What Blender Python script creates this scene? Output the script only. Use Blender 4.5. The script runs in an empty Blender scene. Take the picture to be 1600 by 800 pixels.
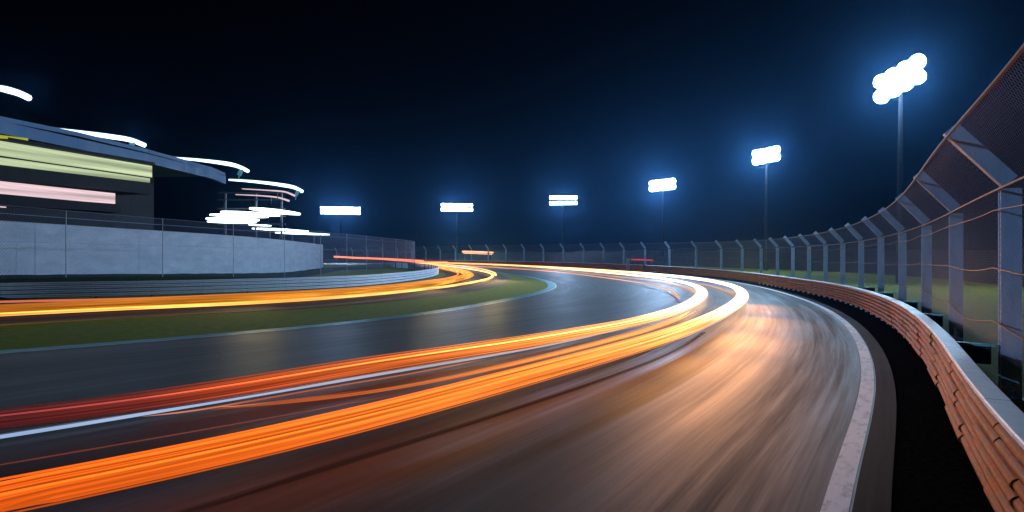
import bpy, bmesh, math, random
from mathutils import Vector
R = math.radians
random.seed(7)
sc = bpy.context.scene
COL = sc.collection
# ------------------------------------------------------------------ camera
F, HY, H = 1042.0, 407.0, 3.0
cam = bpy.data.cameras.new('camera'); co = bpy.data.objects.new('camera', cam); COL.objects.link(co)
co.location = (0, 0, H); co.rotation_euler = (R(90), 0, 0)
cam.sensor_width = 36; cam.lens = 36 * F / 1600; cam.shift_y = (HY - 400) / 1600
cam.clip_start = 0.05; cam.clip_end = 6000
sc.camera = co

def smooth(a, b, v):
    t = max(0.0, min(1.0, (v - a) / (b - a))); return t * t * (3 - 2 * t)
def g(y):                      # the ground rises gently down the circuit
    return 2.0 * smooth(50, 240, y)
def un(px, py, h=0.0):         # picture point -> point at height h above the ground
    s = (py - HY) / F; lo, hi = 2.0, 420.0
    for _ in range(60):
        m = (lo + hi) / 2
        if (H - h - g(m)) / m > s: lo = m
        else: hi = m
    return Vector(((px - 800) / F * lo, lo, g(lo) + h))
def at(px, py, Y):             # picture point at a known depth
    return Vector(((px - 800) / F * Y, Y, H + (HY - py) / F * Y))

# ------------------------------------------------------------------ paths
def cat(pts, n=24):
    P = [Vector(p) for p in pts]
    P = [P[0] * 2 - P[1]] + P + [P[-1] * 2 - P[-2]]
    out = []
    for i in range(1, len(P) - 2):
        a, b, c, d = P[i-1], P[i], P[i+1], P[i+2]
        t0 = 0; t1 = t0 + max(.01, (b-a).length) ** .5; t2 = t1 + max(.01, (c-b).length) ** .5; t3 = t2 + max(.01, (d-c).length) ** .5
        for k in range(n):
            t = t1 + (t2 - t1) * k / n
            A1 = a*((t1-t)/(t1-t0)) + b*((t-t0)/(t1-t0)); A2 = b*((t2-t)/(t2-t1)) + c*((t-t1)/(t2-t1)); A3 = c*((t3-t)/(t3-t2)) + d*((t-t2)/(t3-t2))
            B1 = A1*((t2-t)/(t2-t0)) + A2*((t-t0)/(t2-t0)); B2 = A2*((t3-t)/(t3-t1)) + A3*((t-t1)/(t3-t1))
            out.append(B1*((t2-t)/(t2-t1)) + B2*((t-t1)/(t2-t1)))
    out.append(P[-2].copy())
    return out
def even(path, step):
    out = [path[0].copy()]; acc = 0
    for a, b in zip(path, path[1:]):
        L = (b - a).length
        if L < 1e-9: continue
        d = step - acc
        while d <= L:
            out.append(a.lerp(b, d / L)); d += step
        acc = (acc + L) % step
    if (out[-1] - path[-1]).length > step * .3: out.append(path[-1].copy())
    return out
def relax(path, k):
    for _ in range(k):
        path = [path[0]] + [(path[i-1] + path[i]*2 + path[i+1]) / 4 for i in range(1, len(path)-1)] + [path[-1]]
    return path
def ground(path, h=0.0):
    for p in path: p.z = g(p.y) + h
    return path
def lat(path, i):              # unit vector to the right of the direction of travel
    a, b = path[max(0, i-1)], path[min(len(path)-1, i+1)]
    t = b - a; t.z = 0; t.normalize()
    return Vector((t.y, -t.x, 0))
def offset(path, d):
    return [p + lat(path, i) * d for i, p in enumerate(path)]
def arc(path):
    s = [0.0]
    for a, b in zip(path, path[1:]): s.append(s[-1] + (b - a).length)
    return s

# ------------------------------------------------------------------ object helpers
def link(o, parent=None):
    COL.objects.link(o)
    if parent is not None: o.parent = parent
    return o
def mesh(name, verts, faces, mat, parent=None, smooth_=False, uvs=None, attr=None):
    me = bpy.data.meshes.new(name)
    me.from_pydata([tuple(v) for v in verts], [], faces)
    if uvs is not None:
        ul = me.uv_layers.new(name='UVMap')
        for l in me.loops: ul.data[l.index].uv = uvs[l.vertex_index]
    if attr is not None:
        at_ = me.attributes.new('glow', 'FLOAT_COLOR', 'POINT')
        for i, c in enumerate(attr): at_.data[i].color = (*c, 1)
    if smooth_:
        for p in me.polygons: p.use_smooth = True
    me.materials.append(mat); me.update()
    return link(bpy.data.objects.new(name, me), parent)
def tag(o, label, cat_, group=None, kind=None):
    o['label'] = label; o['category'] = cat_
    if group: o['group'] = group
    if kind: o['kind'] = kind
    return o
def struct(o):
    o['kind'] = 'structure'; return o
def thing(name, loc, label, cat_, group=None):
    e = bpy.data.objects.new(name, None); e.empty_display_size = .5; e.location = loc
    COL.objects.link(e); tag(e, label, cat_, group)
    return e
class MB:
    """collects simple shapes for one mesh"""
    def __init__(s): s.v = []; s.f = []
    def box(s, c, ax, ay, az):
        c = Vector(c); n = len(s.v)
        for k in ((-1,-1,-1),(1,-1,-1),(1,1,-1),(-1,1,-1),(-1,-1,1),(1,-1,1),(1,1,1),(-1,1,1)):
            s.v.append(c + ax*k[0] + ay*k[1] + az*k[2])
        for q in ((0,3,2,1),(4,5,6,7),(0,1,5,4),(1,2,6,5),(2,3,7,6),(3,0,4,7)): s.f.append([n+i for i in q])
    def bar(s, a, b, w, d, up=Vector((0,0,1))):
        a, b = Vector(a), Vector(b); t = (b-a); L = t.length; t.normalize()
        x = t.cross(up)
        if x.length < 1e-4: x = Vector((1,0,0))
        x.normalize(); y = x.cross(t)
        s.box((a+b)/2, x*(w/2), y*(d/2), t*(L/2))
    def tube(s, pts, r, k=6):
        n0 = len(s.v); m = len(pts)
        for i, p in enumerate(pts):
            t = (pts[min(m-1,i+1)] - pts[max(0,i-1)]).normalized()
            x = t.cross(Vector((0,0,1)))
            if x.length < 1e-3: x = Vector((1,0,0))
            x.normalize(); y = x.cross(t)
            rr = r[i] if isinstance(r, (list, tuple)) else r
            for j in range(k):
                a = 2*math.pi*j/k; s.v.append(p + x*(math.cos(a)*rr) + y*(math.sin(a)*rr))
        for i in range(m-1):
            for j in range(k):
                s.f.append([n0+i*k+j, n0+i*k+(j+1)%k, n0+(i+1)*k+(j+1)%k, n0+(i+1)*k+j])
        s.f.append([n0+j for j in range(k)][::-1]); s.f.append([n0+(m-1)*k+j for j in range(k)])
    def build(s, name, mat, parent=None, sm=False):
        inv = parent.location.copy() if parent is not None and parent.type == 'EMPTY' else Vector((0,0,0))
        p2 = parent
        if parent is not None and parent.type != 'EMPTY' and parent.parent is not None: inv = parent.parent.location.copy()*0
        return mesh(name, [v - inv for v in s.v], s.f, mat, parent, sm)
def sweep(name, path, prof, mat, parent=None, closed=True, caps=True, sm=False, uv=None, attr=None, side=None, org=None):
    """prof: (lateral, up) points. uv: (u scale by profile index, v by arc length)"""
    V, Fc, U, A = [], [], [], []; k = len(prof); s = arc(path)
    o = org if org is not None else (parent.location if parent is not None and parent.type == 'EMPTY' else Vector((0,0,0)))
    pl = [0.0]
    for a, b in zip(prof, prof[1:]): pl.append(pl[-1] + math.hypot(b[0]-a[0], b[1]-a[1]))
    for i, p in enumerate(path):
        n = side[i] if side else lat(path, i)
        pr = prof(i) if callable(prof) else prof
        for j, (l, u) in enumerate(pr):
            V.append(p + n*l + Vector((0,0,u)) - o); U.append((pl[j], s[i]))
            if attr: A.append(attr[i])
    m = len(path)
    for i in range(m-1):
        for j in range(k if closed else k-1):
            a, b = i*k+j, i*k+(j+1)%k
            Fc.append([a, b, b+k, a+k])
    if closed and caps:
        Fc.append([j for j in range(k)][::-1]); Fc.append([(m-1)*k+j for j in range(k)])
    return mesh(name, V, Fc, mat, parent, sm, U, A if attr else None)

# ------------------------------------------------------------------ materials
class NT:
    def __init__(s, name):
        s.m = bpy.data.materials.new(name); s.m.use_nodes = True; s.t = s.m.node_tree; s.t.nodes.clear()
        s.out = s.n('ShaderNodeOutputMaterial')
    def n(s, typ, **kw):
        nd = s.t.nodes.new(typ)
        for k, v in kw.items():
            if k in nd.inputs.keys() if isinstance(k, str) and not hasattr(nd, k) else False: nd.inputs[k].default_value = v
            else: setattr(nd, k, v)
        return nd
    def l(s, a, b): s.t.links.new(a, b)
def ramp(nt, stops):
    r = nt.n('ShaderNodeValToRGB'); e = r.color_ramp.elements
    while len(e) < len(stops): e.new(.5)
    for i, (p, c) in enumerate(stops):
        e[i].position = p; e[i].color = (*(c if isinstance(c, tuple) else (c, c, c)), 1)
    return r
def basic(name, c1, c2=None, rough=.6, scale=3.0, metal=0.0, stretch=(1,1,1), bump=0.0, coord='Object', detail=6, spec=.5):
    nt = NT(name); b = nt.n('ShaderNodeBsdfPrincipled'); nt.l(b.outputs[0], nt.out.inputs[0])
    b.inputs['Roughness'].default_value = rough; b.inputs['Metallic'].default_value = metal
    b.inputs['Specular IOR Level'].default_value = spec
    tc = nt.n('ShaderNodeTexCoord'); mp = nt.n('ShaderNodeMapping'); nt.l(tc.outputs[coord], mp.inputs[0]); mp.inputs['Scale'].default_value = stretch
    nz = nt.n('ShaderNodeTexNoise'); nt.l(mp.outputs[0], nz.inputs['Vector']); nz.inputs['Scale'].default_value = scale; nz.inputs['Detail'].default_value = detail
    nz.inputs['Roughness'].default_value = .65
    r = ramp(nt, [(.3, c1), (.7, c2 or c1)]); nt.l(nz.outputs[0], r.inputs[0]); nt.l(r.outputs[0], b.inputs['Base Color'])
    rr = ramp(nt, [(.25, max(.05, rough-.12)), (.75, min(1, rough+.12))]); nt.l(nz.outputs[0], rr.inputs[0]); nt.l(rr.outputs[0], b.inputs['Roughness'])
    if bump:
        bp = nt.n('ShaderNodeBump'); bp.inputs['Strength'].default_value = bump; bp.inputs['Distance'].default_value = .02
        nt.l(nz.outputs[0], bp.inputs['Height']); nt.l(bp.outputs[0], b.inputs['Normal'])
    return nt.m
def asphalt(name, c0, c1, rough=(.32, .55), scuff=False, spec=.5):
    """racing surface: aggregate grain, and rubber and wear streaks that run with the lane (UV: x across in m, y along in m)"""
    nt = NT(name); b = nt.n('ShaderNodeBsdfPrincipled'); nt.l(b.outputs[0], nt.out.inputs[0])
    b.inputs['Specular IOR Level'].default_value = spec
    uv = nt.n('ShaderNodeUVMap')
    def streak(sx, sy, scale, det):
        mp = nt.n('ShaderNodeMapping'); nt.l(uv.outputs[0], mp.inputs[0]); mp.inputs['Scale'].default_value = (sx, sy, 1)
        nz = nt.n('ShaderNodeTexNoise'); nt.l(mp.outputs[0], nz.inputs['Vector']); nz.inputs['Scale'].default_value = scale; nz.inputs['Detail'].default_value = det
        nz.inputs['Roughness'].default_value = .7
        return nz
    a = streak(1.0, .03, .9, 8); c = streak(5, .06, 1.2, 4); d = streak(.12, .05, 1, 3)
    tc = nt.n('ShaderNodeTexCoord'); gr = nt.n('ShaderNodeTexNoise'); nt.l(tc.outputs['Object'], gr.inputs['Vector']); gr.inputs['Scale'].default_value = 45; gr.inputs['Detail'].default_value = 3
    m1 = nt.n('ShaderNodeMix', data_type='FLOAT'); m1.inputs[0].default_value = .5; nt.l(a.outputs[0], m1.inputs[2]); nt.l(c.outputs[0], m1.inputs[3])
    m2 = nt.n('ShaderNodeMix', data_type='FLOAT'); m2.inputs[0].default_value = .3; nt.l(m1.outputs[0], m2.inputs[2]); nt.l(d.outputs[0], m2.inputs[3])
    m3 = nt.n('ShaderNodeMix', data_type='FLOAT'); m3.inputs[0].default_value = .18; nt.l(m2.outputs[0], m3.inputs[2]); nt.l(gr.outputs[0], m3.inputs[3])
    r = ramp(nt, [(.36, c0), (.62, c1)]); nt.l(m3.outputs[0], r.inputs[0])
    if scuff:   # rubber laid down along the outer edge
        sp = nt.n('ShaderNodeSeparateXYZ'); nt.l(uv.outputs[0], sp.inputs[0])
        mr = nt.n('ShaderNodeMapRange'); mr.inputs[1].default_value = 0; mr.inputs[2].default_value = 7.15; nt.l(sp.outputs[0], mr.inputs[0])
        rb = ramp(nt, [(.03, 0.35), (.15, .9), (.32, .85), (.44, .30), (.54, .42), (.80, 0.0)]); nt.l(mr.outputs[0], rb.inputs[0])
        nv = streak(1.6, .035, 1.1, 5); rv = ramp(nt, [(.38, .30), (.60, .85)]); nt.l(nv.outputs[0], rv.inputs[0])
        mm = nt.n('ShaderNodeMath', operation='MULTIPLY'); nt.l(rb.outputs[0], mm.inputs[0]); nt.l(rv.outputs[0], mm.inputs[1])
        mc = nt.n('ShaderNodeMix', data_type='RGBA'); nt.l(mm.outputs[0], mc.inputs[0]); nt.l(r.outputs[0], mc.inputs[6]); mc.inputs[7].default_value = (.010, .0095, .0095, 1)
        nt.l(mc.outputs[2], b.inputs['Base Color'])
        sr = nt.n('ShaderNodeMapRange'); sr.inputs[3].default_value = .32; sr.inputs[4].default_value = .06; nt.l(mm.outputs[0], sr.inputs[0]); nt.l(sr.outputs[0], b.inputs['Specular IOR Level'])
    else: nt.l(r.outputs[0], b.inputs['Base Color'])
    rr = ramp(nt, [(.35, rough[1]), (.62, rough[0])]); nt.l(m2.outputs[0], rr.inputs[0]); nt.l(rr.outputs[0], b.inputs['Roughness'])
    if scuff:
        mf = nt.n('ShaderNodeMix', data_type='FLOAT'); nt.l(mm.outputs[0], mf.inputs[0]); nt.l(rr.outputs[0], mf.inputs[2]); mf.inputs[3].default_value = .9; nt.l(mf.outputs[0], b.inputs['Roughness'])
    bp = nt.n('ShaderNodeBump'); bp.inputs['Strength'].default_value = .25; bp.inputs['Distance'].default_value = .006
    nt.l(gr.outputs[0], bp.inputs['Height']); nt.l(bp.outputs[0], b.inputs['Normal'])
    return nt.m
def paint(name, col, rough=.5, worn=(.05, .052, .056), amt=.46):
    nt = NT(name); b = nt.n('ShaderNodeBsdfPrincipled'); nt.l(b.outputs[0], nt.out.inputs[0]); b.inputs['Roughness'].default_value = rough
    uv = nt.n('ShaderNodeUVMap'); mp = nt.n('ShaderNodeMapping'); nt.l(uv.outputs[0], mp.inputs[0]); mp.inputs['Scale'].default_value = (2.5, .9, 1)
    nz = nt.n('ShaderNodeTexNoise'); nt.l(mp.outputs[0], nz.inputs['Vector']); nz.inputs['Scale'].default_value = 1.6; nz.inputs['Detail'].default_value = 9; nz.inputs['Roughness'].default_value = .75
    r = ramp(nt, [(amt-.12, worn), (amt+.1, col)]); nt.l(nz.outputs[0], r.inputs[0]); nt.l(r.outputs[0], b.inputs['Base Color'])
    return nt.m
def emit(name, col, strength):
    nt = NT(name); e = nt.n('ShaderNodeEmission'); e.inputs[0].default_value = (*col, 1); e.inputs[1].default_value = strength
    nt.l(e.outputs[0], nt.out.inputs[0]); return nt.m
def glowmat(name, lo=.24, hi=1.35, scale=9.0):
    """luminous tube: its colour comes from the tube's own 'glow' attribute, with filaments running along it"""
    nt = NT(name); e = nt.n('ShaderNodeEmission'); nt.l(e.outputs[0], nt.out.inputs[0])
    a = nt.n('ShaderNodeAttribute', attribute_name='glow'); nt.l(a.outputs['Color'], e.inputs[0])
    uv = nt.n('ShaderNodeUVMap'); mp = nt.n('ShaderNodeMapping'); nt.l(uv.outputs[0], mp.inputs[0]); mp.inputs['Scale'].default_value = (1, .012, 1)
    nz = nt.n('ShaderNodeTexNoise'); nt.l(mp.outputs[0], nz.inputs['Vector']); nz.inputs['Scale'].default_value = scale; nz.inputs['Detail'].default_value = 4; nz.inputs['Roughness'].default_value = .6
    r = ramp(nt, [(.32, lo), (.5, (lo+hi)/2.4), (.66, hi)]); nt.l(nz.outputs[0], r.inputs[0]); nt.l(r.outputs[0], e.inputs[1])
    return nt.m
M = {}
M['road'] = asphalt('asphalt', (.020, .021, .024), (.060, .058, .062), (.46, .68))
M['road_outer'] = asphalt('rubbered_asphalt', (.020, .021, .024), (.060, .058, .062), (.46, .68), True)
M['lane'] = asphalt('service_asphalt', (.03, .022, .018), (.06, .045, .036), (.82, .95))
M['verge'] = asphalt('kerb_asphalt', (.012, .012, .013), (.032, .032, .034), (.85, .95), spec=.05)
M['dark'] = basic('shaded_runoff', (.002, .002, .002), (.014, .013, .012), .97, 9, bump=.6, spec=0.0)  # near-black base has the barrier's shadow painted into it
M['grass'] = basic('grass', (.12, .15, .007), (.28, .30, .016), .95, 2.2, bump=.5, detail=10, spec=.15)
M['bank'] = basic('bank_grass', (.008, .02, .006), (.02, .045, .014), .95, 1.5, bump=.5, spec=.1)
M['earth'] = basic('earth', (.012, .009, .008), (.035, .024, .02), .95, .4, bump=.6, spec=.1)
M['teal'] = paint('teal_paint', (.05, .36, .38), .5, (.03, .10, .10), .40)
M['white'] = paint('white_paint', (.78, .78, .8), .45)
def rubber(name, w, dens):
    nt = NT(name); b = nt.n('ShaderNodeBsdfPrincipled'); b.inputs['Base Color'].default_value = (.010, .009, .009, 1); b.inputs['Roughness'].default_value = .8; b.inputs['Specular IOR Level'].default_value = .2
    tr = nt.n('ShaderNodeBsdfTransparent'); mx = nt.n('ShaderNodeMixShader'); nt.l(tr.outputs[0], mx.inputs[1]); nt.l(b.outputs[0], mx.inputs[2]); nt.l(mx.outputs[0], nt.out.inputs[0])
    uv = nt.n('ShaderNodeUVMap'); sp = nt.n('ShaderNodeSeparateXYZ'); nt.l(uv.outputs[0], sp.inputs[0])
    mr = nt.n('ShaderNodeMapRange'); mr.inputs[1].default_value = 0; mr.inputs[2].default_value = w; nt.l(sp.outputs[0], mr.inputs[0])
    r = ramp(nt, [(0, 0.0), (.3, dens), (.5, dens), (.7, dens), (1, 0.0)]); nt.l(mr.outputs[0], r.inputs[0])
    mp = nt.n('ShaderNodeMapping'); nt.l(uv.outputs[0], mp.inputs[0]); mp.inputs['Scale'].default_value = (7, .12, 1)
    nz = nt.n('ShaderNodeTexNoise'); nt.l(mp.outputs[0], nz.inputs['Vector']); nz.inputs['Scale'].default_value = .8; nz.inputs['Detail'].default_value = 1.5
    r2 = ramp(nt, [(.3, .35), (.6, 1.0)]); nt.l(nz.outputs[0], r2.inputs[0])
    m = nt.n('ShaderNodeMath', operation='MULTIPLY'); nt.l(r.outputs[0], m.inputs[0]); nt.l(r2.outputs[0], m.inputs[1]); nt.l(m.outputs[0], mx.inputs[0])
    return nt.m
M['edge'] = paint('worn_edge_paint', (.85, .86, .92), .7, (.10, .10, .11), .40)
M['beam'] = basic('weathered_orange_lit_steel', (.09, .014, .002), (.58, .115, .011), .7, 2.6, metal=0, stretch=(1,1,3), bump=.4, detail=10, spec=.12)  # orange trail light put into the grey steel's base colour; mottling is wear
M['steel'] = basic('galvanised_steel', (.55, .64, .76), (.72, .80, .88), .55, 6, metal=0)
M['cap'] = basic('pale_cap', (.62, .60, .66), (.84, .82, .88), .5, 3.5)
M['post'] = basic('post_steel', (.24, .38, .56), (.42, .58, .78), .6, 2.5, metal=0, stretch=(1,1,.4))
M['wire'] = basic('mesh_wire', (.13, .15, .22), (.22, .24, .33), .5, 2, metal=.3)
M['cable'] = basic('rusty_cable', (.08, .03, .022), (.16, .07, .055), .7, 9)
M['bolt'] = basic('bolt', (.10, .05, .03), (.3, .16, .1), .4, 20, metal=.5)
M['tealsteel'] = basic('teal_steel', (.10, .32, .34), (.18, .5, .52), .4, 8, metal=.2)
M['wallw'] = basic('whitewashed_concrete', (.42, .48, .56), (.66, .71, .78), .8, .35, stretch=(1,1,3), detail=9)
M['conc'] = basic('dark_concrete', (.007, .007, .007), (.020, .019, .018), .8, 1.2)
M['blue'] = basic('blue_roof_sheet', (.006, .07, .17), (.010, .10, .24), .45, .6)
M['mast'] = basic('mast_steel', (.015, .017, .02), (.03, .033, .038), .9, 3, spec=.03)
M['lampbody'] = basic('lamp_housing', (.05, .05, .055), (.09, .09, .1), .4, 8, metal=.3)
M['lens'] = emit('floodlight_lens', (.46, .68, 1.0), 65)
M['lensnear'] = emit('near_floodlight_lens', (.44, .70, 1.0), 260)
M['lenssoft'] = emit('strip_lens', (.62, .85, 1.0), 2.6)
M['lensmid'] = emit('bank_lens', (.72, .95, 1.0), 5)
M['glow'] = glowmat('light_streak')
M['fine'] = glowmat('fine_streak', .5, 1.2, 5)
def litglass(name, c, k):
    nt = NT(name); e = nt.n('ShaderNodeEmission'); nt.l(e.outputs[0], nt.out.inputs[0])
    uv = nt.n('ShaderNodeUVMap'); mp = nt.n('ShaderNodeMapping'); nt.l(uv.outputs[0], mp.inputs[0]); mp.inputs['Scale'].default_value = (1, .02, 1)
    nz = nt.n('ShaderNodeTexNoise'); nt.l(mp.outputs[0], nz.inputs['Vector']); nz.inputs['Scale'].default_value = 1.8; nz.inputs['Detail'].default_value = 5
    r = ramp(nt, [(.30, tuple(x*.30 for x in c)), (.62, c)]); nt.l(nz.outputs[0], r.inputs[0]); nt.l(r.outputs[0], e.inputs[0]); e.inputs[1].default_value = k
    return nt.m
M['green'] = litglass('pale_green_lit_glass', (.68, .80, .48), 1.0)
M['pink'] = litglass('pink_lit_glass', (1.0, .74, .78), 1.1)
M['yellow'] = litglass('yellow_lit_panel', (.60, .62, .05), .8)

# ------------------------------------------------------------------ ground
def axis(vals):
    out = []
    for a, b, st in vals:
        n = max(1, int((b-a)/st))
        out += [a + (b-a)*i/n for i in range(n)]
    return out + [vals[-1][1]]
xs = axis([(-900,-120,60),(-120,160,8),(160,900,60)]); ys = axis([(-200,0,20),(0,260,2.5),(260,420,10),(420,1100,60)])
V = [(x, y, g(y)) for y in ys for x in xs]; nx = len(xs)
Fs = [[j*nx+i, j*nx+i+1, (j+1)*nx+i+1, (j+1)*nx+i] for j in range(len(ys)-1) for i in range(nx-1)]
struct(mesh('ground', V, Fs, M['grass'], None, True))

def strip(name, pa, pb, h, mat, nacross=10, n=260):
    """sheet between two edge paths"""
    def rs(p, n):
        s = arc(p); L = s[-1]; out = []; j = 0
        for i in range(n):
            d = L*i/(n-1)
            while j < len(s)-2 and s[j+1] < d: j += 1
            out.append(p[j].lerp(p[j+1], (d-s[j])/max(1e-6, s[j+1]-s[j])))
        return out
    A, B = rs(pa, n), rs(pb, n); sa = arc([ (a+b)/2 for a, b in zip(A, B)])
    V, U, Fc = [], [], []
    for i, (a, b) in enumerate(zip(A, B)):
        w = (a-b).length
        for j in range(nacross+1):
            p = a.lerp(b, j/nacross); p.z = g(p.y) + h; V.append(p); U.append((w*j/nacross, sa[i]))
    k = nacross+1
    for i in range(n-1):
        for j in range(nacross): Fc.append([i*k+j, i*k+j+1, (i+1)*k+j+1, (i+1)*k+j])
    return mesh(name, V, Fc, mat, None, True, U)
def line(name, path, w, h, mat, n=1):
    p = ground([q.copy() for q in path])
    return sweep(name, p, [(-w/2, h), (w/2, h)], mat, None, closed=False)

# outer edge (painted line by the barrier)
O_px = [(1290,790),(1322,728),(1347,668),(1360,610),(1355,560),(1332,515),(1290,483),(1240,463),(1180,447),(1120,437)]
O = [Vector((-1.5,-2.0,0)), Vector((1.2,3.2,0))] + [un(*p) for p in O_px] + [un(1060,430), un(980,424), un(900,419.5), un(820,416.5), un(740,414), un(660,412.5), Vector((-62,250,0)), Vector((-100,262,0))]
O = relax(even(cat(O), 1.0), 30); ground(O)
# barrier
G_px = [(1545,800),(1500,682),(1453,577),(1394,512),(1340,482),(1300,468),(1220,450),(1150,437.5)]
Gr = [Vector((-.4,-4.4,0)), Vector((2.6,1.6,0))] + [un(*p) for p in G_px] + [un(1080,429.5), un(1000,423.5), un(900,418.6), un(800,415.4), un(700,412.9), un(620,411.5), Vector((-72,262,0)), Vector((-110,270,0))]
Gr = relax(even(cat(Gr), 1.0), 25); ground(Gr)
# inner edge of the main straight and bend
I_px = [(-260,576),(0,553),(200,538),(400,521),(560,505),(700,487),(790,471),(845,459),(868,450),(862,441),(825,432),(780,426),(720,420),(650,416)]
I = [Vector((-60,-14,0)), Vector((-36,6,0))] + [un(*p) for p in I_px] + [Vector((-60,205,0)), Vector((-100,215,0))]
I = relax(even(cat(I), 1.0), 14); ground(I)

Oroad = [Vector((-38,-45,0)), Vector((-14,-20,0))] + offset(O, .55)
Iroad = [Vector((-110,-60,0))] + I
struct(strip('racetrack', ground(Oroad), ground(Iroad), .02, M['road'], 16, 420))
struct(strip('outer_lane', ground(offset(O, .55)), ground(offset(O, -6.6)), .0245, M['road_outer'], 10, 420))
# run-off between edge and barrier
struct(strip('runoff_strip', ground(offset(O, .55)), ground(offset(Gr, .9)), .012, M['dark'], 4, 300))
struct(line('edge_line', O, .29, .03, M['edge']))
struct(strip('kerb_strip', ground(offset(O, .18)), ground(offset(O, .58)), .034, M['verge'], 2, 400))
struct(line('inner_edge_line', I, .13, .03, M['white']))
struct(strip('painted_verge', ground(offset(I, -.08)), ground(offset(I, -.9)), .026, M['teal'], 2, 400))
# centre line
C_px = [(-200,714),(0,682),(200,650),(400,617),(600,583),(800,551),(900,530),(1000,505),(1060,485)]
CL = even(cat([un(*p) for p in C_px]), .5); struct(line('centre_line', CL, .13, .032, M['white']))
# long rubber mark
K_px = [(120,852),(310,796),(600,706),(800,642),(950,592),(1050,552),(1100,520)]
struct(line('tyre_mark', even(cat([un(*p) for p in K_px]), .5), .26, .028, rubber('rubber_line', .26, .85)))

# ------------------------------------------------------------------ barrier by the bend
Gs = arc(Gr)
def sub(path, s, a, b, step=None):
    out = []
    def pt(d):
        for j in range(len(s)-1):
            if s[j+1] >= d: return path[j].lerp(path[j+1], (d-s[j])/max(1e-6, s[j+1]-s[j]))
        return path[-1].copy()
    n = max(1, round((b-a)/(step or 1.0)))
    return [pt(a+(b-a)*i/n) for i in range(n+1)]
guard = thing('guardrail', (0,0,0), 'long orange-lit corrugated steel guardrail with pale top cap curving round the outside of the bend', 'guardrail')
Lg = Gs[-1]
def wave(z0, pitch=.175, d=.11, t=.012, n=8, k=2):
    f = []
    for i in range(n*k+1):
        u = i/n; f.append((-d*abs(math.sin(math.pi*u))**.62, z0 + pitch*u))
    return f + [(x+t, z) for x, z in reversed(f)]
def segs(first, near, far, lim):
    d = first; out = []
    while d < lim:
        L = near if d < 45 else (min(8.0, far) if d < 110 else far)
        out.append((d, min(lim, d+L))); d += L
    return out
end_g = min(Lg-2, 330)
for row, z0 in enumerate((.12, .485, .85)):
    for n_, (a, b) in enumerate(segs(1.0 + row*.95, 2.6, 30.0, end_g)):
        jit = random.uniform(-.014, .014)
        p = sub(Gr, Gs, a, b-.03, .8)
        prof = [(x + (.02 if n_ % 2 else 0)+jit, z+jit*.6) for x, z in wave(z0)]
        o = sweep('rail_beam', p, prof, M['beam'], guard, sm=False)
        if b < 62:      # splice bolts of this beam
            mb = MB()
            q = sub(Gr, Gs, b-.1, b+.1, .1); nrm = lat(q, 1)
            for dd in (-.12, .0, .12):
                for zz in (.09, .26):
                    c = q[1] + (q[2]-q[0]).normalized()*dd - nrm*.075 + Vector((0,0,z0+zz-.0))
                    mb.tube([c + nrm*.02, c - nrm*.012], .018, 6); mb.build('splice_bolt', M['bolt'], o); mb = MB()
for n_, (a, b) in enumerate(segs(1.0, 1.9, 16.0, end_g)):
    p = sub(Gr, Gs, a, b-.018, .9); dz = random.uniform(-.006, .006)
    sweep('cap_board', p, [(-.07,1.205+dz),(-.07,1.25+dz),(-.055,1.265+dz),(.21,1.265+dz),(.225,1.25+dz),(.225,1.205+dz)], M['cap'], guard)
for a in [2.0 + 2.0*i for i in range(46)]:
    q = sub(Gr, Gs, a, a+.2, .1); nrm = lat(q, 1); t = Vector((-nrm.y, nrm.x, 0)); c = q[0]
    mb = MB(); up = Vector((0,0,1))
    mb.box(c + nrm*.13 + up*.6, nrm*.006, t*.05, up*.6)
    mb.box(c + nrm*.07 + up*.6, nrm*.055, t*.005, up*.598)
    mb.box(c + nrm*.018 + up*.6, nrm*.005, t*.05, up*.596)
    mb.build('post', M['steel'], guard)

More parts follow.
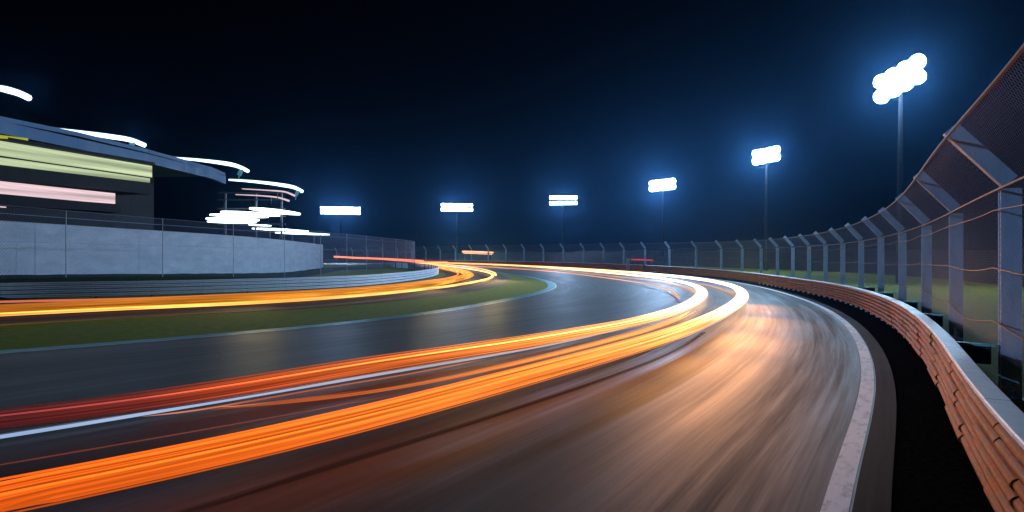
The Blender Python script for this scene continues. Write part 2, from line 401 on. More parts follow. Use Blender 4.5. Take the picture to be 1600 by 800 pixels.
# ------------------------------------------------------------------ catch fences
def make_fence(name, path, label, zbend, ztop, over, spacing, pw, start, seeds, cables, pitch_near=.07, near_len=110, first_s=None, base=0.0, wr=.0040, postmat='post', end=None, dens_far=.22):
    s = arc(path); L = end or s[-1]
    root = thing(name, (0,0,0), label, 'fence')
    def pt(d):
        d = max(0, min(s[-1]-1e-3, d)); lo, hi = 0, len(s)-1
        while hi-lo > 1:
            m = (lo+hi)//2
            if s[m] <= d: lo = m
            else: hi = m
        return path[lo].lerp(path[lo+1], (d-s[lo])/max(1e-6, s[lo+1]-s[lo])), lat(path, lo)
    arm = math.hypot(over, ztop-zbend) if ztop > zbend else 0
    def surf(d, t):
        p, n = pt(d)
        if t <= zbend or arm == 0: return p + Vector((0,0,t+base))
        k = (t-zbend)/arm
        return p - n*(over*k) + Vector((0,0,base+zbend+(ztop-zbend)*k))
    d = start; stops = []
    while d < L:
        stops.append(d); d += spacing
    up = Vector((0,0,1))
    for d in stops:
        p, n = pt(d); t = Vector((-n.y, n.x, 0)); mb = MB()
        q = p + n*(pw*.55)
        # H-section upright
        hh_ = (zbend+base)/2
        mb.box(q + up*(hh_-.1), t*(pw*.26), n*(pw*.36), up*(hh_+.1))
        for e in (-1, 1): mb.box(q - n*(pw*.0) + t*(e*pw*.31) + up*(hh_-.1), t*(pw*.048), n*(pw*.44), up*(hh_+.09))
        mb.box(q + up*(g(q.y)*0+.02), t*(pw*.8), n*(pw*.6), up*.03)
        post = mb.build('post', M[postmat], root)
        if arm:
            mb = MB(); om = (n*((ztop-zbend)/arm) + up*(over/arm))*(pw*.46 + .03); a = surf(d, zbend) + om - up*.0 + n*.05; b = surf(d, zbend+arm) + om
            mb.bar(a, b + (b-a).normalized()*.12, pw*.62, pw*.80, n)
            
            mb.build('overhang_arm', M[postmat], root)
    # wire mesh, one panel to a bay
    stops2 = ([start - spacing] if start > 0 else []) + stops + [min(L, stops[-1]+spacing)]
    T = zbend + arm
    for a, b in zip(stops2, stops2[1:]):
        if b - a < .5: continue
        nr = b < near_len; pitch = pitch_near if nr else dens_far; r = wr if nr else wr*dens_far/pitch_near; st = .45 if nr else 1.3
        Vv, Ff = [], []
        def wire(pts):
            n0 = len(Vv)
            for i, p in enumerate(pts):
                tt = (pts[min(len(pts)-1,i+1)] - pts[max(0,i-1)]).normalized()
                x = tt.cross(Vector((.3,.2,1))).normalized(); y = x.cross(tt)
                for k in range(3):
                    an = 2.0944*k; Vv.append(p + x*(r*math.cos(an)) + y*(r*math.sin(an)))
            for i in range(len(pts)-1):
                for k in range(3): Ff.append([n0+i*3+k, n0+i*3+(k+1)%3, n0+i*3+3+(k+1)%3, n0+i*3+3+k])
        W = b - a; c = -T
        while c < W:
            for sg in (1, -1):
                d0, d1 = max(0, c), min(W, c+T)
                if d1 - d0 > .02:
                    n = max(1, int((d1-d0)/st)); pts = []
                    ds = sorted(set([d0 + (d1-d0)*i/n for i in range(n+1)] + ([c+zbend] if d0 < c+zbend < d1 else [])))
                    for dd in ds:
                        t = dd - c
                        pts.append(surf(a + (dd if sg > 0 else W-dd), t))
                    wire(pts)
            c += pitch*1.414
        mesh('wire_panel', Vv, Ff, M['wire'], root)
    for z, r, sag, mt in cables:
        pts = []; d = stops2[0]
        while d < L:
            k = ((d - start) % spacing)/spacing
            p = surf(d, z) - up*(sag*4*k*(1-k)*(.6+.4*math.sin(d*.21+z))); p -= pt(d)[1]*.03
            pts.append(p); d += 1.0 if d < 90 else 2.8
        mb = MB(); mb.tube(pts, r, 5); mb.build('cable', M[mt], root)
    return root
Fpts = [Vector((-.6,-8,0)), Vector((3.6,1.0,0)), Vector((7.2,7.6,0)), Vector((9.95,13.4,0)), Vector((14.35,21.9,0)), Vector((18.2,29.6,0)), Vector((23.2,41.0,0)), Vector((28.0,54.0,0)), Vector((33.0,71.0,0)), Vector((36.6,88,0)), Vector((38.8,106,0)), Vector((37.4,124,0)), Vector((30.2,142,0)), Vector((19,167,0)), Vector((2.5,191,0)), Vector((-19,217,0)), Vector((-44,244,0)), Vector((-76,266,0)), Vector((-110,274,0))]
Ff_ = relax(even(cat(Fpts), 1.0), 20); ground(Ff_)
sf = arc(Ff_)
d0 = min(range(len(Ff_)), key=lambda i: (Ff_[i]-Vector((9.95,13.4,0))).length); S0 = sf[d0] + 1.1 - 2*8.6
if S0 < 0: S0 += 8.6
armL = math.hypot(.95, 1.15)
make_fence('catch_fence', Ff_, 'tall mesh catch fence with overhanging blue grey posts behind the orange-lit guardrail', 4.55, 5.7, .95, 8.6, .42, S0, 0,
    [(4.55+armL-.02, .035, .0, 'cable'), (4.52, .03, .0, 'cable'), (4.1, .016, .12, 'cable'), (2.85, .018, .14, 'cable'), (1.7, .018, .25, 'cable')], wr=.0020, pitch_near=.085, dens_far=.26)
# braces that tie the barrier to the fence posts
sG = Gs
for k in range(7):
    d = S0 + (k)*8.6
    i = min(len(Ff_)-1, int(round(d))); p = Ff_[i]; n = lat(Ff_, i)
    q = min(Gr, key=lambda v: (v-p).length); 
    if (q-p).length > 4 or q.y < 2: continue
    mb = MB(); up = Vector((0,0,1)); dirn = (p-q).normalized(); t = Vector((-dirn.y, dirn.x, 0))
    a = q + dirn*.26 + up*1.16; b = p - dirn*.02 + up*1.16
    if (b-a).length < .2: continue
    mb.bar(a, b, .16, .05); mb.build('brace', M['tealsteel'], guard)
    mb = MB(); mb.box((a+b)/2 - up*.22, dirn*(b-a).length*.36, t*.09, up*.19); mb.build('brace_box', M['conc'], guard)

# ------------------------------------------------------------------ infield: lane, barrier, grass bank, wall
D_out = [(-260,524),(0,507),(200,496),(400,487),(560,476),(680,464),(760,452),(796,441),(786,430),(740,421.5),(680,416.5)]
D_in = [(-260,484),(0,470),(200,465),(400,460),(560,450),(640,442),(690,433),(694,426),(672,420),(630,416)]
struct(strip('infield_road', ground(relax(even(cat([un(*p) for p in D_out]), 1), 8)), ground(relax(even(cat([un(*p) for p in D_in]), 1), 8)), .014, M['lane'], 8, 200))
LG_px = [(-300,482),(0,469),(200,464),(400,457),(540,450),(630,441),(676,433),(684,427),(660,421.5),(610,418)]
LG = relax(even(cat([un(*p) for p in LG_px]), 1.0), 12); ground(LG); Ls = arc(LG)
ig = thing('guardrail', (0,0,0), 'pale grey ribbed steel guardrail on the infield, curving in front of the white wall', 'guardrail')
d = 0
for row, z0 in enumerate((.1, .42, .74, 1.04)):
    d = 0; n_ = 0
    while d < Ls[-1]-1:
        b = min(Ls[-1]-.1, d+8); p = sub(LG, Ls, d, b, 1.0)
        prof = [(x*-1.0 * -1, z) for x, z in wave(z0, .13, .07, .012, 8, 2)]
        # humps face the lane: lateral sign is towards the camera side
        prof = [(-x + (.005 if n_ % 2 else 0), z) for x, z in prof]
        sweep('rail_beam', p, prof, M['steel'], ig); d = b; n_ += 1
for i in range(0, int(Ls[-1])-1, 4):
    q = sub(LG, Ls, i+.3, i+.5, .1); n = lat(q, 1); t = Vector((-n.y, n.x, 0)); mb = MB()
    mb.box(q[0] - n*.06 + Vector((0,0,.66)), n*.045, t*.05, Vector((0,0,.68))); mb.build('post', M['mast'], ig)

# left wall + bank it stands on
Wp = [Vector((-58,24,0)), Vector((-49.5,40,0)), Vector((-44.5,56,0)), Vector((-42.5,67,0)), Vector((-39.7,84,0)), Vector((-38.5,98,0)), Vector((-38.6,112,0)), Vector((-39.6,124,0)), Vector((-41.5,146,0))]
Wp = relax(even(cat(Wp), 1.5), 4)
def bankh(y): return 1.75 - 1.35*smooth(50, 125, y)
bv, bf = [], []
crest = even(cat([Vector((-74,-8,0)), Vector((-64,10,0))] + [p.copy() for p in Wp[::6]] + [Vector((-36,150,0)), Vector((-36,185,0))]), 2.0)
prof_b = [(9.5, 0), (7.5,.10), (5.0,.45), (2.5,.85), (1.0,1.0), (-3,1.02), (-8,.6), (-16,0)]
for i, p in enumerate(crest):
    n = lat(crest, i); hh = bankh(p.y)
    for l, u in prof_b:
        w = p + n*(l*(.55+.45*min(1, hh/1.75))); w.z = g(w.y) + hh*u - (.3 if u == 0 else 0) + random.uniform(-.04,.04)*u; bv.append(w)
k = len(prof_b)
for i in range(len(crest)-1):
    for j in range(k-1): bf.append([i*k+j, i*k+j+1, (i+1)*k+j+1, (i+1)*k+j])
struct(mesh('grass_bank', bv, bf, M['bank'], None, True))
wall = thing('perimeter_wall', (0,0,0), 'high white wall of horizontal concrete panels below the grandstand', 'wall')
zt = 6.45
for i0 in range(0, len(Wp)-1, 4):
    seg = [Vector((p.x, p.y, 0)) for p in Wp[i0:i0+5]]
    if len(seg) < 2: continue
    seg[-1] = seg[-1].lerp(seg[-2], .002)
    pr = []; z = .2
    for hgt in (1.1, .9, 1.15, .8, 1.25, .65, .4):
        z1 = min(zt, z+hgt); pr += [(.12, z+.02), (.12, z1-.03), (.09, z1-.03), (.09, z1-.01+.03)]; z = z1
    pr = [(a, b) for a, b in pr if b <= zt] + [(.12, zt), (-.12, zt), (-.12, .2)]
    sweep('wall_panel', seg, pr, M['wallw'], wall)
# infield catch fence in front of the wall
FLp = [Vector((-56,24,0)), Vector((-47.5,40,0)), Vector((-42.2,55,0)), Vector((-39.9,68,0)), Vector((-36.6,84,0)), Vector((-33.6,100,0)), Vector((-31.2,120,0)), Vector((-29.5,145,0)), Vector((-28.0,172,0)), Vector((-28.5,196,0)), Vector((-36,216,0)), Vector((-52,228,0))]
FL = relax(even(cat(FLp), 1.5), 6)
for p in FL: p.z = g(p.y)*.5
make_fence('infield_fence', FL, 'tall see-through mesh fence in front of the white wall on the infield side', 7.6, 7.6, 0, 12.8, .07, 2.0, 0,
    [(7.58, .03, 0, 'wire'), (6.9, .02, 0, 'post'), (4.6, .02, 0, 'post')], pitch_near=.2, near_len=5, wr=.0068, postmat='wallw', dens_far=.2)
# earth bank outside the circuit
eb = even(cat([Vector((14,-14,0)), Vector((34,14,0)), Vector((52,44,0)), Vector((66,80,0)), Vector((72,118,0)), Vector((62,160,0)), Vector((40,200,0)), Vector((8,240,0)), Vector((-40,285,0)), Vector((-120,310,0))]), 4)
bv, bf = [], []
pe = [(-9,-.4),(-6,.5),(-2,2.4),(2,3.7),(6,4.2),(12,4.0),(24,1.5),(36,-.4)]
for i, p in enumerate(eb):
    n = lat(eb, i)
    for l, u in pe:
        w = p + n*(l + random.uniform(-.5,.5)); w.z = g(w.y) + u*(1+random.uniform(-.12,.12)); bv.append(w)
k = len(pe)
for i in range(len(eb)-1):
    for j in range(k-1): bf.append([i*k+j, i*k+j+1, (i+1)*k+j+1, (i+1)*k+j])
struct(mesh('earth_bank', bv, bf, M['earth'], None, True))

# ------------------------------------------------------------------ grandstand
gs = thing('grandstand', (-56,70,0), 'dark grandstand with a blue roof edge and lit green and pink glass bands', 'grandstand')
def fac(x):  # depth of the grandstand front along a picture column
    return 69 + (x/350.0)*39 if x < 350 else 108 + (x-350)/123.0*34
def facp(x, y): return at(x, y, fac(x))
def slab(name, pts_top, z_thick, depth, mat):
    """long slab following front-edge points; depth away from the track"""
    p = [Vector(q) for q in pts_top]; side = [Vector((1, -.12, 0)).normalized()]*len(p)
    return sweep(name, p, [(0,0),(0,-z_thick),(-depth,-z_thick),(-depth,0)], mat, gs, side=side)
A0 = Vector((-62, 40, 0))
def front(z0, z1, xe, ye, name, thick, depth, mat, inset=0):
    a = Vector((-58.5-inset, 45, z0)); b = Vector((-53-inset, 69, z0)); c = at(xe, 400, ye); c.z = z1; c.x -= inset
    return slab(name, [a, b, c], thick, depth, mat)
rf = slab('roof', [Vector((-58.5,45,18.2)), Vector((-53.2,69,18.0)), facp(120,206), facp(230,233), facp(330,261), facp(352,270)], .5, 15, M['blue'])
slab('roof_fascia', [Vector((-58.3,45,17.65)), Vector((-52.9,69,17.45)), facp(121,216), facp(231,240.5), facp(331,266), facp(353,275)], 1.3, .5, M['blue'])
front(15.9, 15.5, 242, 85, 'upper_fascia', .35, 10, M['conc'])
front(15.45, 15.1, 242, 85.5, 'glass_band', 1.5, .2, M['green'], .35)
front(13.85, 13.6, 240, 85.3, 'balcony_rail', .12, .2, M['conc'], .1)
front(13.7, 13.72, 238, 85.5, 'glass_band', .78, .2, M['green'], .3)
front(12.9, 12.9, 236, 85, 'floor_slab', 1.5, 12, M['conc'])
front(11.25, 11.05, 184, 80, 'glass_band', 1.3, .2, M['pink'], .3)
front(9.75, 9.75, 188, 80, 'floor_slab', 1.0, 12, M['conc'], -.05)
front(8.7, 8.7, 186, 80, 'lower_wall', 6.0, 10, M['conc'], .6)
slab('lit_panel', [Vector((-58.2,45,16.45)), Vector((-52.7,69,15.95)), at(44,216,72.5)], .32, .3, M['yellow'])
slab('back_wall', [Vector((-70,45,17)), Vector((-65,69,17)), Vector((-58,108,16.6))], 17, 1, M['conc'])
slab('lamp_strip', [Vector((-58.0,45,8.3)), at(0,322,69), at(38,325.5,73)], .12, .2, M['pink'])
for y in (47, 55, 63, 71, 79):
    mb = MB(); x = -53 + (y-69)*.33 if y < 69 else -53 + (y-69)*.42
    mb.bar(Vector((x-4.0, y, .5)), Vector((x-4.0, y, 15.4)), .5, .5); mb.build('column', M['conc'], gs)
def spot(name, loc, aim, energy, col, size, soft, root, blend=1.0):
    li = bpy.data.lights.new(name, 'SPOT'); li.energy = energy; li.color = col; li.spot_size = R(size); li.spot_blend = blend; li.shadow_soft_size = soft
    lo = bpy.data.objects.new(name, li); COL.objects.link(lo); lo.location = loc - root.location; lo.parent = root
    lo.rotation_euler = (aim - loc).normalized().to_track_quat('-Z', 'Y').to_euler(); return lo
# strip floodlights on its roof
def strip_lamp(pts, r, label, br, key=0):
    P = cat([at(x, y, fac(x)+.4) for x, y in pts], 8)
    root = thing('roof_light', tuple(P[0]), label, 'strip light', 'strip lights along the grandstand roof')
    n = len(P); rr = [r*(.35 + .65*min(1, i/(n*.5))) for i in range(n)]
    mb = MB(); mb.tube(P, rr, 8); mb.build('lens', M['lenssoft'], root, True)
    mb = MB(); mb.tube([p + Vector((-.12,0,r*.55)) for p in P], [q*.75 for q in rr], 6); mb.build('housing', M['lampbody'], root, True)
    spot('strip_beam', P[int(n*.7)] + Vector((.9,-.3,.1)), Vector((16, 34, 3)), 1800, (.36,.60,1.0), 80, 1.2, root)
    if key: spot('strip_beam', P[int(n*.6)] + Vector((.9,-.3,.1)), Vector((13, 20, 6)), key, (.34,.60,1.0), 27, .9, root)
    mb = MB(); a = P[int(n*br)]; mb.bar(a - Vector((0,0,r*.5)), a - Vector((.5,0,1.3)), .7, .2, Vector((0,1,0)))
    mb.bar(a - Vector((.4,0,.9)), a - Vector((.6,0,2.2)), .12, .12, Vector((0,1,0))); mb.build('bracket', M['tealsteel'], root)
strip_lamp([(-70,126),(-20,134),(10,140),(30,146),(45,153)], .36, 'strip light cut off by the left edge of the photo, highest on the grandstand roof', .35)
strip_lamp([(64,199),(120,206),(170,213),(205,219),(226,227)], .33, 'long white strip light on the grandstand roof above the pale green glass', .78)
strip_lamp([(262,246),(310,250),(350,255),(372,260),(387,267)], .33, 'white strip light at the far corner of the blue grandstand roof', .82)
strip_lamp([(358,281),(400,284),(440,289),(460,293),(472,299)], .36, 'thin white strip light past the roof end, above two fine pink ones', .85)
# two fine pink lamps and their gantry
def rod_light(pts, r, Y, label, mat, grp, name='rod_light'):
    P = cat([at(x, y, Y) for x, y in pts], 6); n = len(P)
    mb = MB(); mb.tube(P, [r*(.4+.6*(i/n)) for i in range(n)], 7)
    root = thing(name, tuple(P[0]), label, 'strip light', grp)
    mb.build('lens', mat, root, True)
    mb = MB(); m = P[n//2]; mb.bar(m - Vector((0,0,r*.5)), m - Vector((0,0,1.6)), .12, .12); mb.build('bracket', M['lampbody'], root)
rod_light([(378,295),(420,297.5),(446,300),(461,306)], .22, 139, 'fine pink strip light, upper of the pair beyond the grandstand', M['pink'], 'fine pink strip lights')
rod_light([(368,304),(410,306),(436,309),(452,314)], .22, 140, 'fine pink strip light, lower of the pair beyond the grandstand', M['pink'], 'fine pink strip lights')
tw = thing('lighting_tower', tuple(at(400,407,150)), 'dark lattice frame behind the white wall carrying the stacked lamp bars', 'lighting tower')
mb = MB()
for x in (352, 400, 440):
    b = at(x, 345, 151); mb.bar(Vector((b.x, b.y, .2)), at(x, 300 if x < 441 else 320, 151), .4, .4)
mb.build('leg', M['lampbody'], tw)
mb = MB()
for y in (301, 312, 326, 338, 350): mb.bar(at(340, y, 150.8), at(446, y, 150.8), .25, .25)
mb.build('crossbar', M['lampbody'], tw)
bars = [((390,469),(325.5,334.5),2.6,'lens shaped white lamp bar, topmost and longest to the right on the lattice frame'),
        ((345,437),(331,336.5),2.2,'white lamp bar just under the topmost one on the lattice frame'),
        ((328,419),(335.5,339),2.0,'white lamp bar third from the top on the lattice frame'),
        ((322,405),(341.5,344),2.2,'white lamp bar at the left end of the lattice frame, fourth from the top'),
        ((324,400),(346,347.5),1.7,'white lamp bar fifth from the top on the lattice frame'),
        ((388,424),(351,352.8),.9,'short thin white lamp bar lowest on the lattice frame'),
        ((394,482),(357,361),1.5,'long white lamp bar over the fence, upper of the two right of the lattice frame'),
        ((430,515),(363.5,366.5),1.2,'long white lamp bar over the fence, lower of the two right of the lattice frame')]
for i, ((x0,x1),(y0,y1),hw,lb) in enumerate(bars):
    Y = 149.5 + i*.25; n = 10
    P = [at(x0+(x1-x0)*k/n, y0+(y1-y0)*k/n, Y) for k in range(n+1)]
    root = thing('lamp_bar', tuple(P[0]), lb, 'lamp bar', 'white lamp bars stacked beyond the wall')
    mb = MB(); mb.tube(P, [hw*.145*.5*4*.62*max(.18, math.sin(math.pi*(k+.6)/(n+1.2))**.45)*1.05 for k in range(n+1)], 8)
    mb.build('lens', M['lensmid'], root, True)
    mb = MB(); mb.bar(P[1]+Vector((0,.35,0)), P[-2]+Vector((0,.35,0)), .15, .3)
    if i >= 6: mb.bar(P[3]+Vector((0,.4,0)), Vector((P[3].x, P[3].y+.4, .5)), .3, .3); mb.bar(P[7]+Vector((0,.4,0)), Vector((P[7].x, P[7].y+.4, .5)), .3, .3)
    mb.build('housing', M['lampbody'], root)

# ------------------------------------------------------------------ floodlight masts
def floodlight(px, py, Y, W, rows, dy, tilt, energy, label, lamp_h=.55, colr=(.42,.65,1.0)):
    c = at(px, py, Y); base = Vector((c.x, c.y, g(c.y)))
    root = thing('floodlight_mast', tuple(base), label, 'floodlight', 'floodlight masts round the outside of the circuit')
    aim = Vector((0, 35, 0)) - c; fw = Vector((aim.x, aim.y, 0)).normalized(); rt = Vector((fw.y, -fw.x, 0)); up = Vector((0,0,1))
    # head turned mostly to the camera side of the track
    rt = (rt + Vector((0,0,tilt))).normalized()
    mb = MB(); top = c + up*(rows*dy*.5+.4) - fw*.7
    mb.tube([base, base.lerp(top, .5), top], [.42, .32, .2], 10); mb.build('mast', M['mast'], root, True)
    mb = MB()
    for r in range(rows):
        o = c + up*((r-(rows-1)/2)*dy) - fw*.45
        mb.bar(o - rt*W/2, o + rt*W/2, .16, .16)
    for k in (-.38, 0, .38): mb.bar(c + rt*W*k - fw*.55 - up*rows*dy*.5, c + rt*W*k - fw*.55 + up*rows*dy*.5, .14, .14)
    mb.build('crossbar', M['mast'], root)
    nl = max(4, int(W/1.25)); dn = (fw*.92 - up*.38).normalized()
    for r in range(rows):
        for k in range(nl):
            o = c + up*((r-(rows-1)/2)*dy) + rt*(W*((k+.5)/nl-.5))
            hb = MB(); sx = W/nl*.46; yy = rt.cross(dn).normalized()
            hb.box(o - dn*.2, rt*sx, yy*lamp_h, dn*.16); lamp = hb.build('lamp', M['lampbody'], root)
            lb = MB()
            if Y < 200: # round dished lens
                n0 = 0; kk = 14; rr = min(sx, lamp_h)*1.36
                for q, (f, e) in enumerate(((1, 0), (.86, .07), (.5, .13))):
                    for a_ in range(kk): lb.v.append(o + rt*(rr*f*math.cos(6.2832*a_/kk)) + yy*(rr*f*math.sin(6.2832*a_/kk)) + dn*(.0+e))
                for q in range(2):
                    for a_ in range(kk): lb.f.append([q*kk+a_, q*kk+(a_+1)%kk, (q+1)*kk+(a_+1)%kk, (q+1)*kk+a_])
                lb.f.append([2*kk+a_ for a_ in range(kk)])
            else: lb.box(o - dn*.02, rt*(sx*.95), yy*(lamp_h*.92), dn*.02)
            l = lb.build('lens', M['lensnear' if Y < 160 else 'lens'], None)
            for v in l.data.vertices: v.co -= base
            l.parent = lamp
    li = bpy.data.lights.new('floodlight', 'SPOT'); li.energy = energy; li.color = colr; li.spot_size = R(90 if Y < 200 else 125); li.spot_blend = 1; li.shadow_soft_size = .8
    lo = bpy.data.objects.new('floodlight_beam', li); COL.objects.link(lo); lo.location = c + fw*.9 - base; lo.parent = root
    d = (Vector((-34, 88, 2) if Y < 200 else (0, 60, 0)) - c).normalized(); lo.rotation_euler = d.to_track_quat('-Z', 'Y').to_euler()
FL_ = [(1405,124,80,5.6,2,1.75,-.42,85,'nearest and tallest floodlight mast, its tilted head glaring over the right fence'),
       (1197,243,140,5.2,2,1.5,-.15,90,'second floodlight from the right, compact bright head above the curving fence'),
       (1035,289,193,7.2,2,1.5,-.08,110,'third floodlight from the right, above the middle of the bend'),
       (880,313,244,10.0,2,2.0,.0,45,'fourth floodlight from the right, with two level lamp rows'),
       (714,324,276,13.0,2,1.9,.0,45,'fifth floodlight from the right, wide two-row head over the far straight'),
       (532,329,294,17.0,2,1.9,.0,45,'leftmost floodlight mast, widest two-row head beside the white lamp bars')]
for a in FL_:
    floodlight(a[0], a[1], a[2], a[3], a[4], a[5], a[6], 850*a[7], a[8], lamp_h=.66 if a[2] < 200 else .64)

# ------------------------------------------------------------------ luminous streaks over the track
def lerp3(stops, s):
    if s <= stops[0][0]: return stops[0][1]
    for (a, ca), (b, cb) in zip(stops, stops[1:]):
        if s <= b:
            k = (s-a)/(b-a); return tuple(x+(y-x)*k for x, y in zip(ca, cb))
    return stops[-1][1]
def streak(name, px, h, w, t, stops, label, strands=(), widths=None, smoothn=10, mat='glow', grp='light streaks over the track', step=.6, down=1.0, beams=(), bc=(1.0, .37, .06)):
    """stops: (arc fraction by picture-path index) -> emitted colour; the tube is flat, w wide and t thick"""
    pts = [un(x, y, h) for x, y in px]; path = relax(even(cat(pts), step), smoothn)
    s = arc(path)
    # map each control point to its arc length
    cs = []
    for p in pts:
        i = min(range(len(path)), key=lambda j: (path[j]-p).length); cs.append(s[i])
    st = [(cs[i], c) for i, c in stops]
    col = [lerp3(st, v) for v in s]
    ws = [lerp3([(cs[i], (c,)) for i, c in widths], v)[0] for v in s] if widths else [1]*len(s)
    root = thing(name, tuple(path[0]), label, 'light streak', grp)
    K = 14
    def tube(pa, w_, t_, cc, nm, m, dl=0, dh=0, mul=1.0):
        V, Fc, U, A = [], [], [], []
        for i, p in enumerate(pa):
            n = lat(pa, i); q = ws[i]; taper = min(1, (len(pa)-1-i)/8+.15, i/3+.1)
            for j in range(K):
                a = 2*math.pi*j/K; l = math.cos(a)*w_/2*q*taper + dl*q; u = math.sin(a)*t_/2*taper*(1+.8*smooth(18,50,p.y)) + dh
                V.append(p + n*l + Vector((0,0,u)) - root.location); U.append((l + 3*w_, s[i])); kk = mul*(1 + (down-1)*(1 if math.sin(a) < -.2 else 0)); A.append(tuple(x*kk for x in cc[i]))
        for i in range(len(pa)-1):
            for j in range(K): Fc.append([i*K+j, i*K+(j+1)%K, (i+1)*K+(j+1)%K, (i+1)*K+j])
        Fc.append(list(range(K))[::-1]); Fc.append([(len(pa)-1)*K+j for j in range(K)])
        return mesh(nm, V, Fc, M[m], root, True, U, A)
    for (bx, by, bh), (ax, ay), e_, sz in beams:
        spot('headlight_beam', un(bx, by, 0) + Vector((0,0,bh)), un(ax, ay, 0), e_, bc, sz, 1.6, root)
    tube(path, w, t, col, 'band', mat)
    for dl, dh, ww, mul in strands: tube(path, ww, ww*.8, col, 'filament', 'fine', dl, dh, mul)
    return root
MK = 1
OR = (1.15, .26, .025); ORY = (1.7, .50, .07); RD = (.30, .05, .035); WH = (8.0, 4.8, 3.0); WO = (4.5, 1.7, .5)
B_px = [(-320,838),(0,776),(200,737),(400,693),(600,645),(800,592),(900,565),(1000,537),(1080,510),(1130,487),(1155,470),(1160,459),(1145,447),(1100,437),(1040,430),(960,423.5),(880,418.5),(800,414.5),(720,411.5),(650,410)]
streak('light_streak', B_px, .6, 1.05, .16,
    [(0,(.95,.12,.008)),(1,(1.0,.135,.01)),(3,(1.2,.20,.018)),(5,(1.7,.40,.06)),(6,(1.9,.50,.09)),(7,(2.2,.75,.18)),(8,(3,1.25,.42)),(10,WH),(13,WH),(15,(5,2.4,1.0)),(17,(5,1.8,.5)),(19,(3.5,.9,.25))],
    'broad orange band of light nearest the viewer, turning white round the outer bend',
    [(-.22,.07,.05,1.9),(.20,.07,.045,1.8),(.02,.075,.02,1.6),(.575,.02,.035,.9),(.64,.0,.025,.6),(-.575,.02,.035,.9),(-.65,.0,.02,.55)], widths=[(0,1),(4,1.0),(7,1.05),(8,.88),(9,.74),(11,.62),(13,.70),(15,1.0),(19,1.4)], beams=[((1178,474,2.2),(1100,640),1700,110),((1180,492,2.4),(1060,720),2100,110),((1160,516,2.4),(1010,790),1900,110),((1118,550,2.4),(950,790),1300,110),((1060,590,2.2),(850,790),600,110)])
A_px = [(-320,690),(0,656),(200,632),(400,600),(600,566),(800,537),(900,520),(1000,501),(1060,483),(1090,467),(1097,456),(1085,446),(1040,436),(960,427),(860,418.5),(760,413),(690,410.6),(640,409.5)]
streak('light_streak', A_px, .5, .95, .10,
    [(0,(.085,.014,.018)),(1,(.11,.017,.018)),(2,(.22,.03,.022)),(3,(.62,.09,.022)),(4,(.95,.19,.035)),(5,(1.5,.40,.08)),(6,(2.0,.72,.18)),(7,(2.8,1.2,.4)),(9,WH),(12,WH),(14,(6,2.6,.8)),(17,(3.5,.9,.3))],
    'inner band of light, dull red at the left and white round the inner bend',
    [(.0,.05,.05,5.0),(.2,.05,.03,1.3),(-.25,.05,.03,1.2),(.53,.02,.03,.9),(.60,.0,.02,.6),(-.54,.02,.03,.9),(-.62,.0,.02,.5)], widths=[(0,1.2),(2,1.5),(4,1.7),(5,1.7),(6,1.5),(7,1.15),(8,.9),(9,.75),(11,.68),(12,.8),(14,1.1),(17,1.4)])
streak('light_streak', [(330,640),(450,631),(560,617),(680,596),(800,569),(900,545),(1000,518),(1050,500),(1078,486)], .45, .32, .06,
    [(0,(.5,.08,.03)),(3,(.9,.22,.05)),(6,(1.6,.6,.15)),(8,(3,1.4,.5))], 'thin orange streak between the two broad bands', [(.3,.02,.03,.9),(-.28,.0,.02,.7)], mat='fine', widths=[(0,.12),(2,.3),(4,.7),(6,1.0)])
streak('light_streak', [(-200,760),(0,727),(200,692),(400,657),(560,628),(640,613)], .3, .03, .02,
    [(0,(.22,.05,.04)),(3,(.35,.08,.05)),(5,(.7,.16,.05))], 'hair thin dull red streak in the dark gap above the broad orange band', mat='fine')
streak('light_streak', [(222,651),(300,642),(400,625),(520,604),(640,584),(760,561)], .12, .05, .03,
    [(0,(1.0,.35,.2)),(2,(.7,.13,.05)),(5,(1.0,.3,.1))], 'thin red streak hugging the underside of the white centre line', mat='fine', smoothn=1, step=.2)
streak('light_streak', [(-260,722),(0,683.5),(200,651),(400,617.5),(600,583.5),(800,550),(900,530),(980,512)], .12, .085, .06,
    [(0,(.34,.50,.80)),(3,(.46,.60,.85)),(5,(.85,.75,.75)),(7,(1.4,1.0,.7))], 'thin pale blue white streak between the two broad bands, over the centre line', mat='fine')
streak('light_streak', [(340,636),(380,634),(430,628),(500,619),(570,609)], .25, .04, .03,
    [(0,(1.3,.5,.25)),(2,(.6,.12,.05)),(4,(.5,.1,.04))], 'short flickering red streak in the middle of the dark gap', mat='fine', smoothn=1, step=.2)
# far straight inner glow line
streak('light_streak', [(1062,466),(1045,453),(1000,442),(930,432),(860,424),(790,419),(730,415.5),(680,413)], .3, .22, .06,
    [(0,(1.5,.7,.35)),(2,(1.8,.8,.4)),(5,(1.6,.6,.3)),(7,(1.8,.5,.2))], 'faint peach streak on the inside of the far straight', mat='fine')
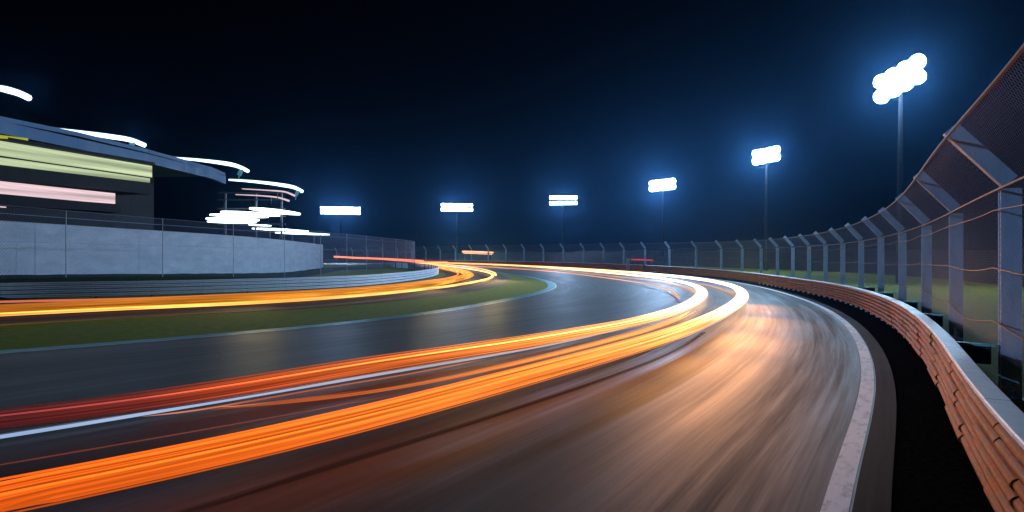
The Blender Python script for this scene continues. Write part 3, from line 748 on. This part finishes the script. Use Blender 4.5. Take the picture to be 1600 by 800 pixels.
# infield lane
Y1 = (2.2, .95, .16); Y2 = (1.25, .40, .04)
streak('light_streak', [(-260,506),(0,492),(200,482),(400,473),(560,462),(680,450),(745,440),(768,433),(766,427),(730,419.5),(690,415),(650,411.5)], .45, .42, .10,
    [(0,Y1),(3,Y1),(6,(3.6,1.7,.5)),(8,(4.5,2.2,.7)),(11,(3.2,1.2,.4))], 'bright yellow streak on the infield road, sweeping round the grass tip', [(.0,.05,.08,1.5)], grp='light streaks over the infield road', beams=[((720,421,2.2),(800,447),5500,80),((770,436,2.4),(600,500),5500,90),((680,452,2.2),(350,520),1300,90),((400,476,2.2),(50,530),600,100)], bc=(1.0,.74,.28))
streak('light_streak', [(-260,494),(0,483),(200,474),(400,465),(560,455),(670,444),(712,436),(732,430),(722,424),(690,418),(655,413)], .5, 1.6, .34,
    [(0,(.62,.17,.02)),(3,(.85,.27,.025)),(6,(1.6,.6,.08)),(8,(2.2,.9,.15)),(10,(2.5,.8,.2))], 'wide amber band filling the middle of the infield road', [(.45,.04,.05,1.7),(-.4,.04,.05,1.5)], grp='light streaks over the infield road')
streak('light_streak', [(-260,480),(0,471.5),(200,467),(400,459),(560,450),(650,441),(700,434),(716,428),(700,422),(660,415)], .5, .22, .08,
    [(0,(.9,.20,.12)),(4,(1.2,.34,.14)),(9,(2,.7,.2))], 'pinkish orange streak running along the foot of the grey infield guardrail', mat='fine', grp='light streaks over the infield road')
streak('light_streak', [(655,411),(700,413.5),(745,419),(770,425),(775,431)], .75, .3, .08,
    [(0,(4,1.4,.4)),(4,(4.5,2.0,.6))], 'short bright streak capping the tip of the infield loop', mat='fine', grp='light streaks over the infield road')
def redbar(pts, Y, r, label, c, cat_='strip light'):
    P = cat([at(x, y, Y) for x, y in pts], 6); root = thing('strip_light', tuple(P[0]), label, cat_)
    mb = MB(); mb.tube(P, r, 7); mb.build('lens', c, root, True)
    mb = MB(); m = P[len(P)//2]
    for q in (P[1], m, P[-2]): mb.bar(q - Vector((0,0,r)), Vector((q.x, q.y, g(q.y)+.0)), .1, .1)
    mb.build('bracket', M['lampbody'], root)
M['redl'] = emit('red_orange_light_streak', (1.0, .22, .10), 2.2); M['peach'] = emit('peach_lens', (1.0, .42, .2), 2.0); M['redd'] = emit('dim_red_lens', (.55, .05, .04), .9)
redbar([(522,401),(560,403),(600,404.5),(640,406.5),(662,408)], 196, .26, 'thin red orange light streak low across the far left fence', M['redl'])  # start of the far light trail, shaped as a lamp tube on brackets
redbar([(575,403.2),(620,406.5),(662,409.5),(700,410)], 198, .22, 'second red orange light streak just beneath the far left one', M['redl'])
redbar([(722,393),(745,393.6),(771,394.6)], 205, .24, 'short peach strip light by itself above the far straight', M['peach'])
redbar([(724,395.6),(745,396.2),(769,397.4)], 205.4, .12, 'fine peach strip light right under the short lone one', M['peach'])
redbar([(986,405.5),(1005,406),(1020,406.8)], 134, .14, 'dim red strip light beside the white marker post', M['redd'])
mk = thing('marker_post', tuple(un(981,422,0)), 'small white marker post in front of the far fence', 'marker post')
mb = MB(); b = at(981.5, 412, 134); mb.box(Vector((b.x, b.y, g(b.y)+.0+1.25)), Vector((.28,0,0)), Vector((0,.12,0)), Vector((0,0,1.35))); mb.build('panel', M['white'], mk)
mb = MB(); mb.box(Vector((b.x, b.y, g(b.y)+.1)), Vector((.45,0,0)), Vector((0,.3,0)), Vector((0,0,.12))); mb.build('foot', M['conc'], mk)

# ------------------------------------------------------------------ haze
hz = MB(); hz.box((0, 450, 16), Vector((950,0,0)), Vector((0,700,0)), Vector((0,0,22)))
nt = NT('night_haze'); pv = nt.n('ShaderNodeVolumePrincipled'); nt.l(pv.outputs[0], nt.out.inputs['Volume'])
pv.inputs['Color'].default_value = (.14, .46, 1, 1); pv.inputs['Density'].default_value = .00017; pv.inputs['Anisotropy'].default_value = .88
hz = hz.build('haze', nt.m); hz['kind'] = 'stuff'

# ------------------------------------------------------------------ sky, fill light
w = bpy.data.worlds.new('World'); sc.world = w; w.use_nodes = True; t = w.node_tree; t.nodes.clear()
out = t.nodes.new('ShaderNodeOutputWorld'); bg = t.nodes.new('ShaderNodeBackground'); sky = t.nodes.new('ShaderNodeTexSky')
sky.sky_type = 'NISHITA'; sky.sun_disc = False; sky.sun_elevation = R(-3); sky.sun_rotation = R(120); sky.ozone_density = 2
t.links.new(sky.outputs[0], bg.inputs[0]); t.links.new(bg.outputs[0], out.inputs[0]); bg.inputs[1].default_value = .002
sl = bpy.data.lights.new('fence_fill', 'SUN'); sl.energy = .95; sl.angle = R(.5); sl.color = (.36, .62, 1)  # added fill on the fence posts, for unseen floodlights behind the camera
so = bpy.data.objects.new('fence_fill', sl); COL.objects.link(so); so.rotation_euler = Vector((.93, .36, -.21)).to_track_quat('-Z', 'Y').to_euler()

sc.view_settings.view_transform = 'Standard'; sc.view_settings.look = 'None'; sc.view_settings.exposure = 0; sc.view_settings.gamma = 1
c = sc.cycles
c.use_denoising = True; c.max_bounces = 6; c.diffuse_bounces = 2; c.glossy_bounces = 3; c.transparent_max_bounces = 8; c.volume_bounces = 0
c.sample_clamp_indirect = 6; c.caustics_reflective = False; c.caustics_refractive = False; c.use_light_tree = True
